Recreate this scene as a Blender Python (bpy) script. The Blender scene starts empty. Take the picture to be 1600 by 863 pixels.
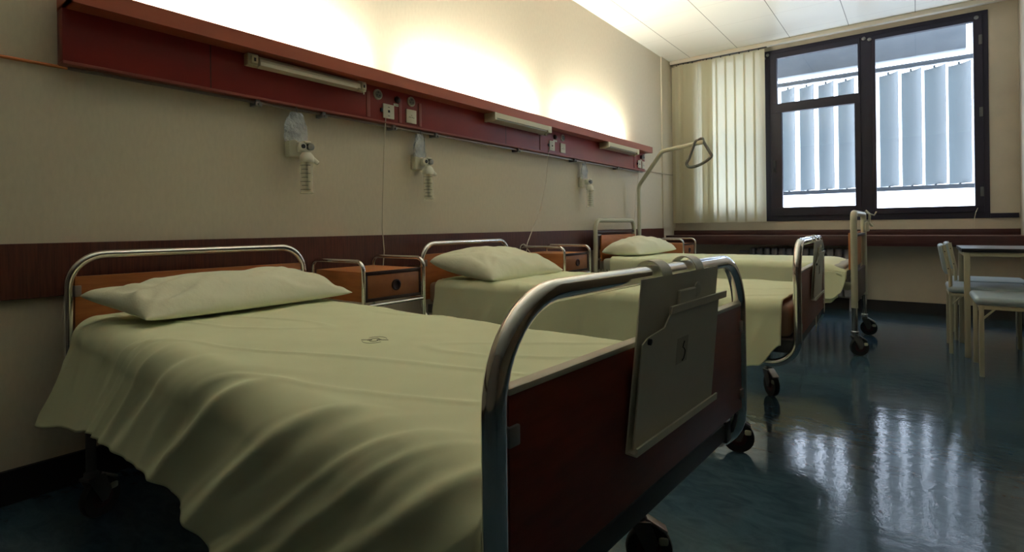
import bpy, bmesh, math, random
from mathutils import Vector, Matrix, noise
from math import pi, sin, cos, radians as rad
random.seed(4)
SC = bpy.context.scene
COL = SC.collection

# ------------------------------------------------------------------ camera
cam = bpy.data.cameras.new('camera')
cam.sensor_fit = 'HORIZONTAL'; cam.sensor_width = 36.0
cam.lens = 834.0 / 1600.0 * 36.0
cam.shift_x = 0.0
cam.shift_y = (355.1 - 431.5) / 1600.0
cam.clip_start = 0.02; cam.clip_end = 200
co = bpy.data.objects.new('camera', cam); COL.objects.link(co)
yaw, roll = 0.6483, -0.0122
fw = Vector((-sin(yaw), cos(yaw), 0)); r0 = Vector((cos(yaw), sin(yaw), 0)); u0 = Vector((0, 0, 1))
rt = r0 * cos(roll) + u0 * sin(roll); up = -r0 * sin(roll) + u0 * cos(roll)
m = Matrix((rt, up, -fw)).transposed().to_4x4(); m.translation = Vector((2.5, 0, 0.93))
co.matrix_world = m
SC.camera = co

# ------------------------------------------------------------------ world, light, exposure
TUBE_POWER = 185.0
SKY = 5.5
W = bpy.data.worlds.new('sky'); SC.world = W; W.use_nodes = True
wn = W.node_tree; bg = wn.nodes['Background']
bg.inputs['Color'].default_value = (0.80, 0.90, 1.0, 1); bg.inputs['Strength'].default_value = SKY
pl = bpy.data.lights.new('window_daylight_portal', 'AREA'); pl.shape = 'RECTANGLE'; pl.size = 3.0; pl.size_y = 2.1
pl.cycles.is_portal = True
po = bpy.data.objects.new('window_daylight_portal', pl); COL.objects.link(po)
po.location = (1.65, 6.95, 1.93); po.rotation_euler = (rad(-90), 0, 0)
SC.view_settings.view_transform = 'Standard'
try: SC.view_settings.look = 'None'
except Exception: pass
SC.view_settings.exposure = 0.6; SC.view_settings.gamma = 1.0
SC.view_settings.use_curve_mapping = False
SC.cycles.max_bounces = 10; SC.cycles.diffuse_bounces = 6; SC.cycles.sample_clamp_indirect = 6

# ------------------------------------------------------------------ materials
def mat(name, col, rough=0.6, metal=0.0, spec=0.5, bump=None, var=None, emit=None, trans=0.0, alpha=1.0, coat=0.0, ior=1.45):
    """bump=(scale,strength,distance)  var=(scale, colour2, stretch xyz)"""
    M = bpy.data.materials.new(name); M.use_nodes = True
    nt = M.node_tree; B = nt.nodes['Principled BSDF']
    B.inputs['Base Color'].default_value = (*col, 1)
    B.inputs['Roughness'].default_value = rough; B.inputs['Metallic'].default_value = metal
    B.inputs['Specular IOR Level'].default_value = spec
    B.inputs['IOR'].default_value = ior
    B.inputs['Transmission Weight'].default_value = trans; B.inputs['Alpha'].default_value = alpha
    B.inputs['Coat Weight'].default_value = coat
    tc = nt.nodes.new('ShaderNodeTexCoord')
    if var:
        mp = nt.nodes.new('ShaderNodeMapping'); mp.inputs['Scale'].default_value = var[2]
        nt.links.new(tc.outputs['Object'], mp.inputs[0])
        n = nt.nodes.new('ShaderNodeTexNoise'); n.inputs['Scale'].default_value = var[0]; n.inputs['Detail'].default_value = 6
        nt.links.new(mp.outputs[0], n.inputs['Vector'])
        r = nt.nodes.new('ShaderNodeValToRGB')
        r.color_ramp.elements[0].position = 0.35; r.color_ramp.elements[0].color = (*col, 1)
        r.color_ramp.elements[1].position = 0.68; r.color_ramp.elements[1].color = (*var[1], 1)
        nt.links.new(n.outputs['Fac'], r.inputs[0]); nt.links.new(r.outputs[0], B.inputs['Base Color'])
    if bump:
        n2 = nt.nodes.new('ShaderNodeTexNoise'); n2.inputs['Scale'].default_value = bump[0]; n2.inputs['Detail'].default_value = 4
        nt.links.new(tc.outputs['Object'], n2.inputs['Vector'])
        b = nt.nodes.new('ShaderNodeBump'); b.inputs['Strength'].default_value = bump[1]; b.inputs['Distance'].default_value = bump[2]
        nt.links.new(n2.outputs['Fac'], b.inputs['Height']); nt.links.new(b.outputs[0], B.inputs['Normal'])
    if emit:
        B.inputs['Emission Color'].default_value = (*emit[0], 1); B.inputs['Emission Strength'].default_value = emit[1]
    return M

WALL = mat('cream_wall_covering', (0.65, 0.585, 0.455), 0.75, var=(70, (0.615, 0.553, 0.43), (1, 1, 0.35)), bump=(350, 0.25, 0.002))
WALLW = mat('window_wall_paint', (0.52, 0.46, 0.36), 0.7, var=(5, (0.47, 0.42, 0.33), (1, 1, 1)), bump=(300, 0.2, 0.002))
DIMW = mat('dim_unseen_wall', (0.17, 0.14, 0.105), 0.6)  # kept dark so the unseen walls throw little light on the footboard
SKIRT = mat('black_skirting', (0.012, 0.010, 0.012), 0.6)
RAILW = mat('mahogany_veneer', (0.105, 0.030, 0.018), 0.45, var=(14, (0.055, 0.014, 0.010), (1, 12, 0.6)))
LEDGE = mat('mahogany_ledge', (0.058, 0.018, 0.016), 0.4, var=(10, (0.035, 0.010, 0.010), (0.6, 8, 8)))
LEDGETOP = mat('lit_ledge_top', (0.16, 0.10, 0.09), 0.35)  # paler than the ledge wood to paint in the light on its top
ORANGE = mat('orange_laminate', (0.42, 0.15, 0.045), 0.42, var=(9, (0.34, 0.115, 0.035), (1, 1, 8)))
ORANGE2 = mat('orange_wood_front', (0.36, 0.14, 0.055), 0.4, var=(12, (0.28, 0.10, 0.04), (8, 1, 1)))
SHADELAM = mat('shaded_footboard_laminate', (0.24, 0.050, 0.024), 0.4, var=(10, (0.19, 0.038, 0.018), (1, 1, 6)))  # orange laminate's shaded look put into a darker red colour
EDGE = mat('pale_edging_strip', (0.55, 0.50, 0.40), 0.45)
BROWN = mat('dark_brown_edging', (0.035, 0.014, 0.012), 0.4)
CHROME = mat('chrome', (0.80, 0.80, 0.80), 0.11, 1.0, bump=(30, 0.05, 0.002))
CREAMMET = mat('cream_enamelled_steel', (0.46, 0.45, 0.34), 0.38)
FRAMEMET = mat('grey_bed_frame_steel', (0.10, 0.10, 0.10), 0.5, 0.3)
RUBBER = mat('black_rubber', (0.012, 0.011, 0.012), 0.55)
HUB = mat('dark_red_wheel_hub', (0.05, 0.012, 0.014), 0.5)
PEDAL = mat('cream_plastic_pedal', (0.50, 0.48, 0.36), 0.45)
LINEN = mat('white_cotton_sheet', (0.77, 0.81, 0.565), 0.85, spec=0.2, var=(5, (0.75, 0.79, 0.545), (1, 1, 1)), bump=(900, 0.12, 0.001))  # white cloth; the uplights' yellow-green cast is put into its colour
PILLOWM = mat('white_cotton_pillowcase', (0.79, 0.80, 0.62), 0.85, spec=0.2, bump=(16, 0.5, 0.012))
MATTW = mat('pale_mattress_ticking', (0.45, 0.46, 0.40), 0.8, bump=(200, 0.3, 0.002))
MATTB = mat('brown_mattress_cover', (0.30, 0.19, 0.125), 0.7, bump=(200, 0.2, 0.002))
FASC = mat('dark_red_painted_metal', (0.25, 0.030, 0.026), 0.38, var=(3, (0.20, 0.024, 0.022), (1, 1, 1)))
LIP = mat('red_brown_lip', (0.34, 0.085, 0.045), 0.4)
TRIMRED = mat('dull_red_strip', (0.26, 0.07, 0.055), 0.45)
PIPE = mat('copper_pipe', (0.50, 0.17, 0.06), 0.4, 0.3)
ALU = mat('dull_aluminium', (0.30, 0.27, 0.25), 0.4, 0.7)
LAMPW = mat('cream_lamp_housing', (0.60, 0.56, 0.40), 0.4)
DIFF = mat('ribbed_lamp_diffuser', (0.34, 0.34, 0.28), 0.3)
TUBEM = mat('lit_fluorescent_tube', (1, 1, 0.9), 0.5, emit=((0.98, 1.0, 0.86), TUBE_POWER))
PLATE = mat('ivory_socket_plate', (0.62, 0.58, 0.45), 0.4)
DARK = mat('black_plastic', (0.015, 0.015, 0.018), 0.5)
CLEAR = mat('clear_plastic_bag', (0.88, 0.94, 1.0), 0.12, alpha=0.50, spec=1.0, var=(22, (0.50, 0.58, 0.66), (1, 1, 0.6)), bump=(45, 1.0, 0.03))
CYL = mat('clear_bottle_plastic', (0.95, 0.92, 0.70), 0.06, alpha=0.34, spec=1.0)
VALVE = mat('ivory_valve_plastic', (0.82, 0.80, 0.68), 0.35)
GREYKN = mat('grey_knob', (0.22, 0.22, 0.22), 0.4)
CORD = mat('ivory_cord', (0.62, 0.56, 0.44), 0.5)
STRAP = mat('grey_green_rubber_grip', (0.10, 0.10, 0.085), 0.6)
WINF = mat('dark_anodised_window_frame', (0.008, 0.006, 0.020), 0.45, 0.0)
VINYL = mat('pale_blue_vinyl', (0.30, 0.37, 0.40), 0.4, bump=(80, 0.15, 0.002))
TABLET = mat('grey_blue_table_top', (0.20, 0.22, 0.27), 0.28)
TEDGE = mat('black_table_edge', (0.01, 0.009, 0.012), 0.4)
LEGM = mat('cream_painted_leg', (0.42, 0.39, 0.27), 0.45)
HOLD = mat('ivory_painted_sheet_metal', (0.68, 0.66, 0.55), 0.42, bump=(8, 0.2, 0.003))
HOLDW = mat('pale_folded_lip', (0.78, 0.75, 0.60), 0.4)
PAPER = mat('paper_label', (0.50, 0.47, 0.38), 0.7)
INK = mat('faded_ink', (0.06, 0.055, 0.04), 0.8)
STAMP = mat('laundry_stamp_ink', (0.26, 0.28, 0.19), 0.9)
CONC = mat('grey_concrete', (0.22, 0.24, 0.255), 0.8, var=(2.5, (0.30, 0.32, 0.335), (1, 1, 2)))
FIN = mat('grey_metal_sun_fin', (0.34, 0.38, 0.39), 0.5)
FINRAIL = mat('dark_grey_fin_rail', (0.14, 0.155, 0.17), 0.5)
RAD = mat('radiator_enamel', (0.24, 0.23, 0.25), 0.5)
SOCK = mat('round_socket_grey', (0.42, 0.42, 0.35), 0.4)
SOCKIN = mat('round_socket_centre', (0.14, 0.14, 0.11), 0.5)

def blind_mat():
    M = bpy.data.materials.new('cream_translucent_blind'); M.use_nodes = True; nt = M.node_tree
    nt.nodes.clear(); o = nt.nodes.new('ShaderNodeOutputMaterial'); mx = nt.nodes.new('ShaderNodeMixShader')
    d = nt.nodes.new('ShaderNodeBsdfDiffuse'); t = nt.nodes.new('ShaderNodeBsdfTranslucent')
    tc = nt.nodes.new('ShaderNodeTexCoord'); w = nt.nodes.new('ShaderNodeTexNoise'); w.inputs['Scale'].default_value = 60
    mp = nt.nodes.new('ShaderNodeMapping'); mp.inputs['Scale'].default_value = (1, 1, 0.05)
    nt.links.new(tc.outputs['Object'], mp.inputs[0]); nt.links.new(mp.outputs[0], w.inputs['Vector'])
    r = nt.nodes.new('ShaderNodeValToRGB'); r.color_ramp.elements[0].color = (0.70, 0.64, 0.45, 1); r.color_ramp.elements[1].color = (0.75, 0.69, 0.50, 1)
    nt.links.new(w.outputs['Fac'], r.inputs[0]); nt.links.new(r.outputs[0], d.inputs[0])
    t.inputs[0].default_value = (0.80, 0.79, 0.70, 1); mx.inputs[0].default_value = 0.55
    nt.links.new(d.outputs[0], mx.inputs[1]); nt.links.new(t.outputs[0], mx.inputs[2]); nt.links.new(mx.outputs[0], o.inputs[0])
    return M
BLIND = blind_mat()

def glass_mat():
    M = bpy.data.materials.new('window_glass'); M.use_nodes = True; nt = M.node_tree
    nt.nodes.clear(); o = nt.nodes.new('ShaderNodeOutputMaterial'); mx = nt.nodes.new('ShaderNodeMixShader')
    t = nt.nodes.new('ShaderNodeBsdfTransparent'); t.inputs[0].default_value = (0.93, 0.95, 1.0, 1)
    g = nt.nodes.new('ShaderNodeBsdfGlossy'); g.inputs['Roughness'].default_value = 0.02; mx.inputs[0].default_value = 0.05
    nt.links.new(t.outputs[0], mx.inputs[1]); nt.links.new(g.outputs[0], mx.inputs[2]); nt.links.new(mx.outputs[0], o.inputs[0])
    return M
GLASS = glass_mat()

def floor_mat():
    M = mat('dark_blue_green_vinyl_floor', (0.012, 0.032, 0.040), 0.16)
    nt = M.node_tree; B = nt.nodes['Principled BSDF']; tc = nt.nodes.new('ShaderNodeTexCoord')
    n = nt.nodes.new('ShaderNodeTexNoise'); n.inputs['Scale'].default_value = 7; n.inputs['Detail'].default_value = 9; n.inputs['Roughness'].default_value = 0.7
    n.inputs['Distortion'].default_value = 1.2
    mp = nt.nodes.new('ShaderNodeMapping'); mp.inputs['Scale'].default_value = (1, 2.2, 1); mp.inputs['Rotation'].default_value = (0, 0, 0.5)
    nt.links.new(tc.outputs['Object'], mp.inputs[0]); nt.links.new(mp.outputs[0], n.inputs['Vector'])
    r = nt.nodes.new('ShaderNodeValToRGB')
    r.color_ramp.elements[0].position = 0.36; r.color_ramp.elements[0].color = (0.030, 0.058, 0.086, 1)
    r.color_ramp.elements[1].position = 0.66; r.color_ramp.elements[1].color = (0.052, 0.096, 0.128, 1)
    nt.links.new(n.outputs['Fac'], r.inputs[0]); nt.links.new(r.outputs[0], B.inputs['Base Color'])
    n2 = nt.nodes.new('ShaderNodeTexNoise'); n2.inputs['Scale'].default_value = 9; n2.inputs['Detail'].default_value = 5; n2.inputs['Roughness'].default_value = 0.62
    nt.links.new(tc.outputs['Object'], n2.inputs['Vector'])
    b = nt.nodes.new('ShaderNodeBump'); b.inputs['Strength'].default_value = 0.10; b.inputs['Distance'].default_value = 0.012
    nt.links.new(n2.outputs['Fac'], b.inputs['Height']); nt.links.new(b.outputs[0], B.inputs['Normal'])
    mr = nt.nodes.new('ShaderNodeMapRange'); mr.inputs['To Min'].default_value = 0.07; mr.inputs['To Max'].default_value = 0.13
    nt.links.new(n.outputs['Fac'], mr.inputs['Value']); nt.links.new(mr.outputs[0], B.inputs['Roughness'])
    B.inputs['Specular IOR Level'].default_value = 0.55
    return M
FLOOR = floor_mat()

def ceil_mat():
    M = mat('ceiling_panels', (0.78, 0.765, 0.69), 0.38)
    nt = M.node_tree; B = nt.nodes['Principled BSDF']; tc = nt.nodes.new('ShaderNodeTexCoord')
    mp = nt.nodes.new('ShaderNodeMapping'); mp.inputs['Rotation'].default_value = (0, 0, pi / 2)
    mp.inputs['Location'].default_value = (-0.40, 0.2778, 0)
    br = nt.nodes.new('ShaderNodeTexBrick'); br.offset = 0.0
    br.inputs['Color1'].default_value = (0.78, 0.765, 0.69, 1); br.inputs['Color2'].default_value = (0.765, 0.75, 0.675, 1)
    br.inputs['Mortar'].default_value = (0.62, 0.60, 0.53, 1)
    br.inputs['Scale'].default_value = 1.0; br.inputs['Mortar Size'].default_value = 0.0035; br.inputs['Mortar Smooth'].default_value = 0.4
    br.inputs['Brick Width'].default_value = 0.62; br.inputs['Row Height'].default_value = 0.5585
    nt.links.new(tc.outputs['Object'], mp.inputs[0]); nt.links.new(mp.outputs[0], br.inputs['Vector']); sx = nt.nodes.new('ShaderNodeSeparateXYZ'); nt.links.new(tc.outputs['Object'], sx.inputs[0])
    m1 = nt.nodes.new('ShaderNodeMath'); m1.operation = 'ADD'; m1.inputs[1].default_value = 0.5585 * 20 - 0.2770 - 0.0025; nt.links.new(sx.outputs['X'], m1.inputs[0])
    m2 = nt.nodes.new('ShaderNodeMath'); m2.operation = 'MODULO'; m2.inputs[1].default_value = 0.5585; nt.links.new(m1.outputs[0], m2.inputs[0])
    m3 = nt.nodes.new('ShaderNodeMath'); m3.operation = 'GREATER_THAN'; m3.inputs[1].default_value = 0.5535; nt.links.new(m2.outputs[0], m3.inputs[0])
    mx = nt.nodes.new('ShaderNodeMixRGB'); mx.inputs[2].default_value = (0.13, 0.12, 0.09, 1); nt.links.new(m3.outputs[0], mx.inputs[0])
    nt.links.new(br.outputs['Color'], mx.inputs[1]); nt.links.new(mx.outputs[0], B.inputs['Base Color'])
    return M
CEIL = ceil_mat()

# ------------------------------------------------------------------ helpers
def obj(name, bm, material, parent=None, smooth=True, angle=35, recalc=True):
    if recalc: bmesh.ops.recalc_face_normals(bm, faces=bm.faces)
    me = bpy.data.meshes.new(name); bm.to_mesh(me); bm.free()
    o = bpy.data.objects.new(name, me); COL.objects.link(o)
    me.materials.append(material)
    if smooth:
        for p in me.polygons: p.use_smooth = True
        try: me.set_sharp_from_angle(angle=rad(angle))
        except Exception: pass
    if parent: o.parent = parent
    return o
def tag(o, label=None, cat=None, group=None, kind=None):
    if label: o['label'] = label
    if cat: o['category'] = cat
    if group: o['group'] = group
    if kind: o['kind'] = kind
    return o
def thing(name, label, cat, loc=(0, 0, 0), rz=0, group=None):
    o = bpy.data.objects.new(name, None); COL.objects.link(o)
    o.location = loc; o.rotation_euler = (0, 0, rz); o.empty_display_size = 0.1
    return tag(o, label, cat, group)
def struct(name, bm, material, parent=None, smooth=False):
    o = obj(name, bm, material, parent, smooth=smooth)
    if not parent: o['kind'] = 'structure'
    return o
def dup(o, parent=None):
    c = o.copy(); COL.objects.link(c); c.parent = parent
    for ch in list(o.children): dup(ch, c)
    return c
BM = bmesh.new
def box(bm, a, b, bev=0.0, seg=2, M=None):
    x0, y0, z0 = a; x1, y1, z1 = b
    t = bmesh.new()
    bmesh.ops.create_cube(t, size=1)
    for v in t.verts:
        v.co = Vector(((x0 + x1) / 2 + v.co.x * (x1 - x0), (y0 + y1) / 2 + v.co.y * (y1 - y0), (z0 + z1) / 2 + v.co.z * (z1 - z0)))
    if bev > 0:
        bmesh.ops.bevel(t, geom=list(t.edges), offset=min(bev, 0.49 * min(abs(x1 - x0), abs(y1 - y0), abs(z1 - z0))), segments=seg, profile=0.5, affect='EDGES')
    merge(bm, t, M)
    return bm
def merge(bm, t, M=None):
    vm = {}
    for v in t.verts: vm[v] = bm.verts.new(M @ v.co if M else v.co)
    for f in t.faces:
        try: bm.faces.new([vm[v] for v in f.verts])
        except ValueError: pass
    t.free()
def fillet(pts, r, n=8):
    pts = [Vector(p) for p in pts]; out = [pts[0]]
    for i in range(1, len(pts) - 1):
        p = pts[i]; a = (pts[i - 1] - p); b = (pts[i + 1] - p); la, lb = a.length, b.length
        a.normalize(); b.normalize(); ang = a.angle(b)
        rr = r[i - 1] if isinstance(r, (list, tuple)) else r
        d = min(rr / math.tan(ang / 2), la * 0.49 if i > 1 else la * 0.98, lb * 0.49 if i < len(pts) - 2 else lb * 0.98)
        rr = d * math.tan(ang / 2); bis = (a + b).normalized(); c = p + bis * (rr / sin(ang / 2))
        s = p + a * d - c; e = p + b * d - c; tot = s.angle(e)
        for k in range(n + 1):
            t = k / n; w0 = sin((1 - t) * tot) / sin(tot); w1 = sin(t * tot) / sin(tot)
            out.append(c + s * w0 + e * w1)
    out.append(pts[-1]); return out
def tube(bm, pts, r, seg=12, cap=True, closed=False):
    pts = [Vector(p) for p in pts]; n = len(pts)
    rs = r if isinstance(r, (list, tuple)) else [r] * n
    tang = []
    for i in range(n):
        if closed: t = pts[(i + 1) % n] - pts[i - 1]
        else: t = pts[min(i + 1, n - 1)] - pts[max(i - 1, 0)]
        tang.append(t.normalized())
    ref = Vector((0, 0, 1)) if abs(tang[0].z) < 0.9 else Vector((1, 0, 0))
    nrm = (ref - tang[0] * ref.dot(tang[0])).normalized(); rings = []
    for i in range(n):
        nrm = (nrm - tang[i] * nrm.dot(tang[i])).normalized(); bn = tang[i].cross(nrm)
        rings.append([bm.verts.new(pts[i] + (nrm * cos(2 * pi * k / seg) + bn * sin(2 * pi * k / seg)) * rs[i]) for k in range(seg)])
    rng = range(n) if closed else range(n - 1)
    for i in rng:
        A, B = rings[i], rings[(i + 1) % n]
        for k in range(seg): bm.faces.new((A[k], A[(k + 1) % seg], B[(k + 1) % seg], B[k]))
    if cap and not closed: bm.faces.new(rings[0][::-1]); bm.faces.new(rings[-1])
    return bm
def lathe(bm, prof, seg=24, M=None):
    """prof: (radius, z) about local z"""
    rings = []
    for r, z in prof:
        ring = []
        for k in range(seg):
            v = Vector((max(r, 1e-4) * cos(2 * pi * k / seg), max(r, 1e-4) * sin(2 * pi * k / seg), z))
            ring.append(bm.verts.new(M @ v if M else v))
        rings.append(ring)
    for A, B in zip(rings, rings[1:]):
        for k in range(seg): bm.faces.new((A[k], A[(k + 1) % seg], B[(k + 1) % seg], B[k]))
    bm.faces.new(rings[0][::-1]); bm.faces.new(rings[-1]); return bm
def prism(bm, pts, axis, a, b, M=None):
    def mk(p, t):
        v = {'x': (t, p[0], p[1]), 'y': (p[0], t, p[1]), 'z': (p[0], p[1], t)}[axis]
        v = Vector(v); return bm.verts.new(M @ v if M else v)
    A = [mk(p, a) for p in pts]; B = [mk(p, b) for p in pts]; n = len(pts)
    bm.faces.new(A[::-1]); bm.faces.new(B)
    for i in range(n): bm.faces.new((A[i], A[(i + 1) % n], B[(i + 1) % n], B[i]))
    return bm
RX = lambda a: Matrix.Rotation(a, 4, 'X')
RY = lambda a: Matrix.Rotation(a, 4, 'Y')
RZ = lambda a: Matrix.Rotation(a, 4, 'Z')
T = lambda x, y, z: Matrix.Translation((x, y, z))

# ------------------------------------------------------------------ room shell
L = 6.79; XR = 3.27; H = 3.012; YB = -2.6; XF = 6.2; YC = 3.5
struct('floor', box(box(BM(), (-0.1, YC, -0.1), (XR + 0.1, L + 0.1, 0)), (-0.1, YB - 0.1, -0.1), (XF + 0.1, YC, 0)), FLOOR)
struct('ceiling', box(box(BM(), (-0.1, YC, H), (XR + 0.1, L + 0.1, H + 0.1)), (-0.1, YB - 0.1, H), (XF + 0.1, YC, H + 0.1)), CEIL)
struct('wall_left', box(BM(), (-0.1, YB - 0.1, 0), (0, L + 0.1, H)), WALL)
struct('wall_right', box(BM(), (XR, YC, 0), (XR + 0.1, L + 0.1, H)), WALLW)
struct('wall_unseen_recess', box(box(BM(), (XR + 0.1, YC, 0), (XF, YC + 0.1, H)), (XF, YB - 0.1, 0), (XF + 0.1, YC + 0.1, H)), DIMW)  # unseen recess added wide and dark to cut bounce light
struct('wall_back', box(BM(), (0, YB - 0.1, 0), (XF, YB, H)), DIMW)
WX0, WX1, WZ0, WZ1 = 0.26, 3.061, 0.962, 2.945
bm = BM()
box(bm, (0, L, 0), (XR, L + 0.1, WZ0)); box(bm, (0, L, WZ1), (XR, L + 0.1, H))
box(bm, (0, L, WZ0), (WX0, L + 0.1, WZ1)); box(bm, (WX1, L, WZ0), (XR, L + 0.1, WZ1))
struct('wall_window', bm, WALLW)
struct('baseboard_left', box(BM(), (0, YB, 0), (0.018, L, 0.115)), SKIRT)
struct('baseboard_window', box(BM(), (0.018, L - 0.018, 0), (XR, L, 0.118)), SKIRT)
struct('baseboard_right', box(BM(), (XR - 0.015, YC, 0), (XR, L - 0.018, 0.115)), SKIRT)
# mahogany protective rail along the bed wall
struct('trim_1', box(BM(), (0.0, YB, 0.700), (0.022, 6.37, 0.893), 0.002), RAILW)
# corner cover panel on the left wall with a pale edge
struct('trim_2', box(BM(), (0.0, 6.39, 0.893), (0.012, L, H)), WALL)
struct('trim_3', box(BM(), (0.0, 6.375, 0.893), (0.016, 6.392, H)), CORD)
# curtain rail along the ceiling of the window wall
t = thing('curtain_rail', 'long cream curtain rail under the ceiling above the window', 'curtain rail', (0, L, H))
obj('rail_profile', box(BM(), (0.02, -0.16, -0.045), (XR, -0.09, 0), 0.006), EDGE, t)
obj('track_groove', box(BM(), (0.02, -0.135, -0.052), (1.15, -0.115, -0.044)), DARK, t)
# ledge: back board and projecting box, its lit top painted paler
t = thing('window_ledge', 'long mahogany ledge running under the window above the radiator', 'ledge', (0, L, 0.8))
obj('upstand_board', box(BM(), (0.0, -0.02, 0.0), (XR, 0.0, 0.060), 0.002), LEDGE, t)
obj('shelf_box', box(BM(), (0.0, -0.30, -0.105), (XR, -0.0, -0.004), 0.002), LEDGE, t)
obj('lit_top_strip', box(BM(), (0.0, -0.303, -0.006), (XR, -0.02, 0.0015)), LEDGETOP, t)
# narrow dark sill extension at right of window
struct('trim_4', box(BM(), (WX1, L - 0.02, WZ0), (XR - 0.01, L, WZ0 + 0.045)), WINF)
# conduit from bedhead panel to the corner
tag(obj('wall_conduit', tube(BM(), [(0.008, 5.74, 1.565), (0.008, 6.37, 1.570), (0.014, 6.42, 1.572), (0.02, 6.78, 1.575)], 0.008, 8), WALLW), 'thin cream conduit running from the red panel to the corner', 'conduit')
tag(obj('corner_hinge', box(BM(), (0.012, L - 0.04, 1.28), (0.03, L - 0.01, 1.40), 0.003), PLATE), 'small ivory plate high on the corner beside the blinds', 'wall plate')

# ------------------------------------------------------------------ window
win = struct('window_1', box(box(box(box(BM(), (WX0, L - 0.012, WZ0), (WX1, L + 0.07, WZ0 + 0.075), 0.004),
      (WX0, L - 0.012, WZ1 - 0.075), (WX1, L + 0.07, WZ1), 0.004),
      (WX0, L - 0.012, WZ0 + 0.07), (WX0 + 0.07, L + 0.07, WZ1 - 0.07), 0.004),
      (WX1 - 0.065, L - 0.012, WZ0 + 0.07), (WX1, L + 0.07, WZ1 - 0.07), 0.004), WINF)
fr = BM()
box(fr, (1.069, L - 0.014, WZ0 + 0.07), (1.16, L + 0.07, WZ1 - 0.07), 0.004)
box(fr, (2.035, L - 0.014, WZ0 + 0.07), (2.145, L + 0.07, WZ1 - 0.07), 0.004)
struct('window_mullion', fr, WINF, win)
def sash(name, x0, x1, z0, z1, px0, px1, pz0, pz1, extra=None):
    b = BM()
    ya, yb = L - 0.028, L + 0.03
    box(b, (x0, ya, z0), (x1, yb, pz0), 0.004); box(b, (x0, ya, pz1), (x1, yb, z1), 0.004)
    box(b, (x0, ya, pz0 - 0.002), (px0, yb, pz1 + 0.002), 0.004); box(b, (px1, ya, pz0 - 0.002), (x1, yb, pz1 + 0.002), 0.004)
    f = struct(name, b, WINF, win)
    g = struct('glass_pane', box(BM(), (px0 - 0.01, L + 0.0, pz0 - 0.01), (px1 + 0.01, L + 0.006, pz1 + 0.01)), GLASS, f)
    return f
sash('sash_frame', 1.16, 2.04, 2.315, 2.90, 1.233, 2.019, 2.315, 2.838)
s2 = sash('sash_frame', 1.16, 2.04, 1.02, 2.315, 1.280, 1.985, 1.118, 2.210)
s3 = sash('sash_frame', 2.14, 3.02, 1.02, 2.90, 2.174, 2.952, 1.083, 2.85)
s4 = sash('sash_frame', 0.31, 1.08, 1.02, 2.90, 0.36, 1.03, 1.083, 2.85)
obj('window_handle', box(box(BM(), (1.19, L - 0.045, 1.52), (1.215, L - 0.028, 1.66), 0.004), (1.195, L - 0.075, 1.56), (1.213, L - 0.045, 1.585), 0.004), DARK, s2)
h = BM()
for z in (1.17, 1.93, 2.62): box(h, (2.99, L - 0.04, z), (3.015, L - 0.028, z + 0.09), 0.003)
obj('hinge', h, FRAMEMET, s3)
h = BM()
for x, z in ((1.10, 2.86), (1.14, 2.895), (2.075, 2.88), (2.125, 2.86), (2.975, 2.88)):
    lathe(h, [(0.018, 0), (0.018, 0.008), (0.012, 0.012)], 14, T(x, L - 0.026, z) @ RX(pi / 2))
obj('screw_cap', h, GREYKN, win)
tag(obj('loose_wire', tube(BM(), [(2.97, L - 0.035, 1.06), (2.955, L - 0.04, 1.02), (2.945, L - 0.03, 0.96), (2.945, L - 0.028, 0.865)], 0.003, 6), CORD), 'short pale wire dangling from the lower right of the window frame', 'wire')

# ------------------------------------------------------------------ outside: balcony beam and vertical fins
bm = BM(); ya, yb = L + 0.1, L + 0.22
box(bm, (-6, ya, -3), (-0.1 + WX0, yb, 7)); box(bm, (WX1 + 0.1, ya, -3), (9, yb, 7)); box(bm, (WX0 - 0.1, ya, WZ1 + 0.08), (WX1 + 0.1, yb, 7)); box(bm, (WX0 - 0.1, ya, -3), (WX1 + 0.1, yb, WZ0 - 0.1))
struct('wall_facade', bm, CONC)
t = tag(obj('concrete_beam', box(BM(), (-1.0, 7.78, 2.862), (2.963, 7.95, 3.6), 0.01), CONC), 'grey concrete panel outside above the sun fins', 'beam')
t = thing('sun_screen', 'grey louvre screen of tall vertical fins outside the window', 'sun screen', (0, 7.8, 0))
obj('top_rail', box(BM(), (-1.2, -0.03, 2.738), (4.2, 0.03, 2.787), 0.004), FINRAIL, t)
obj('bottom_rail', box(BM(), (-1.2, -0.03, 1.305), (4.2, 0.03, 1.355), 0.004), FINRAIL, t)
obj('post', box(BM(), (4.14, -0.03, -0.4), (4.2, 0.03, 2.785), 0.004), FINRAIL, t)
obj('post', box(BM(), (-1.2, -0.03, -0.4), (-1.14, 0.03, 2.785), 0.004), FINRAIL, t)
def fin():
    b = BM(); n = 10; th = 0.008; W2 = 0.131
    prof = []
    for i in range(n + 1):
        u = -1 + 2 * i / n; prof.append((u * W2, 0.034 * (1 - u * u)))
    back = [(x, y + th) for x, y in prof[::-1]]
    prism(b, prof + back, 'z', 1.362, 2.708, RZ(rad(-45)))
    for z in (1.34, 2.70): lathe(b, [(0.012, 0), (0.012, 0.03)], 10, T(0, 0.03, z))
    return b
f0 = None
for k in range(-4, 9):
    x = 2.465 + 0.2165 * (k - 3) + 0.0
    if f0 is None: f0 = obj('fin', fin(), FIN, t, angle=50); f = f0
    else: f = f0.copy(); COL.objects.link(f); f.parent = t
    f.location = (x, 0, 0)
struct('trim_5', box(BM(), (-1.4, L + 0.1, -0.5), (4.4, 8.0, -0.4)), CONC)

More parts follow.
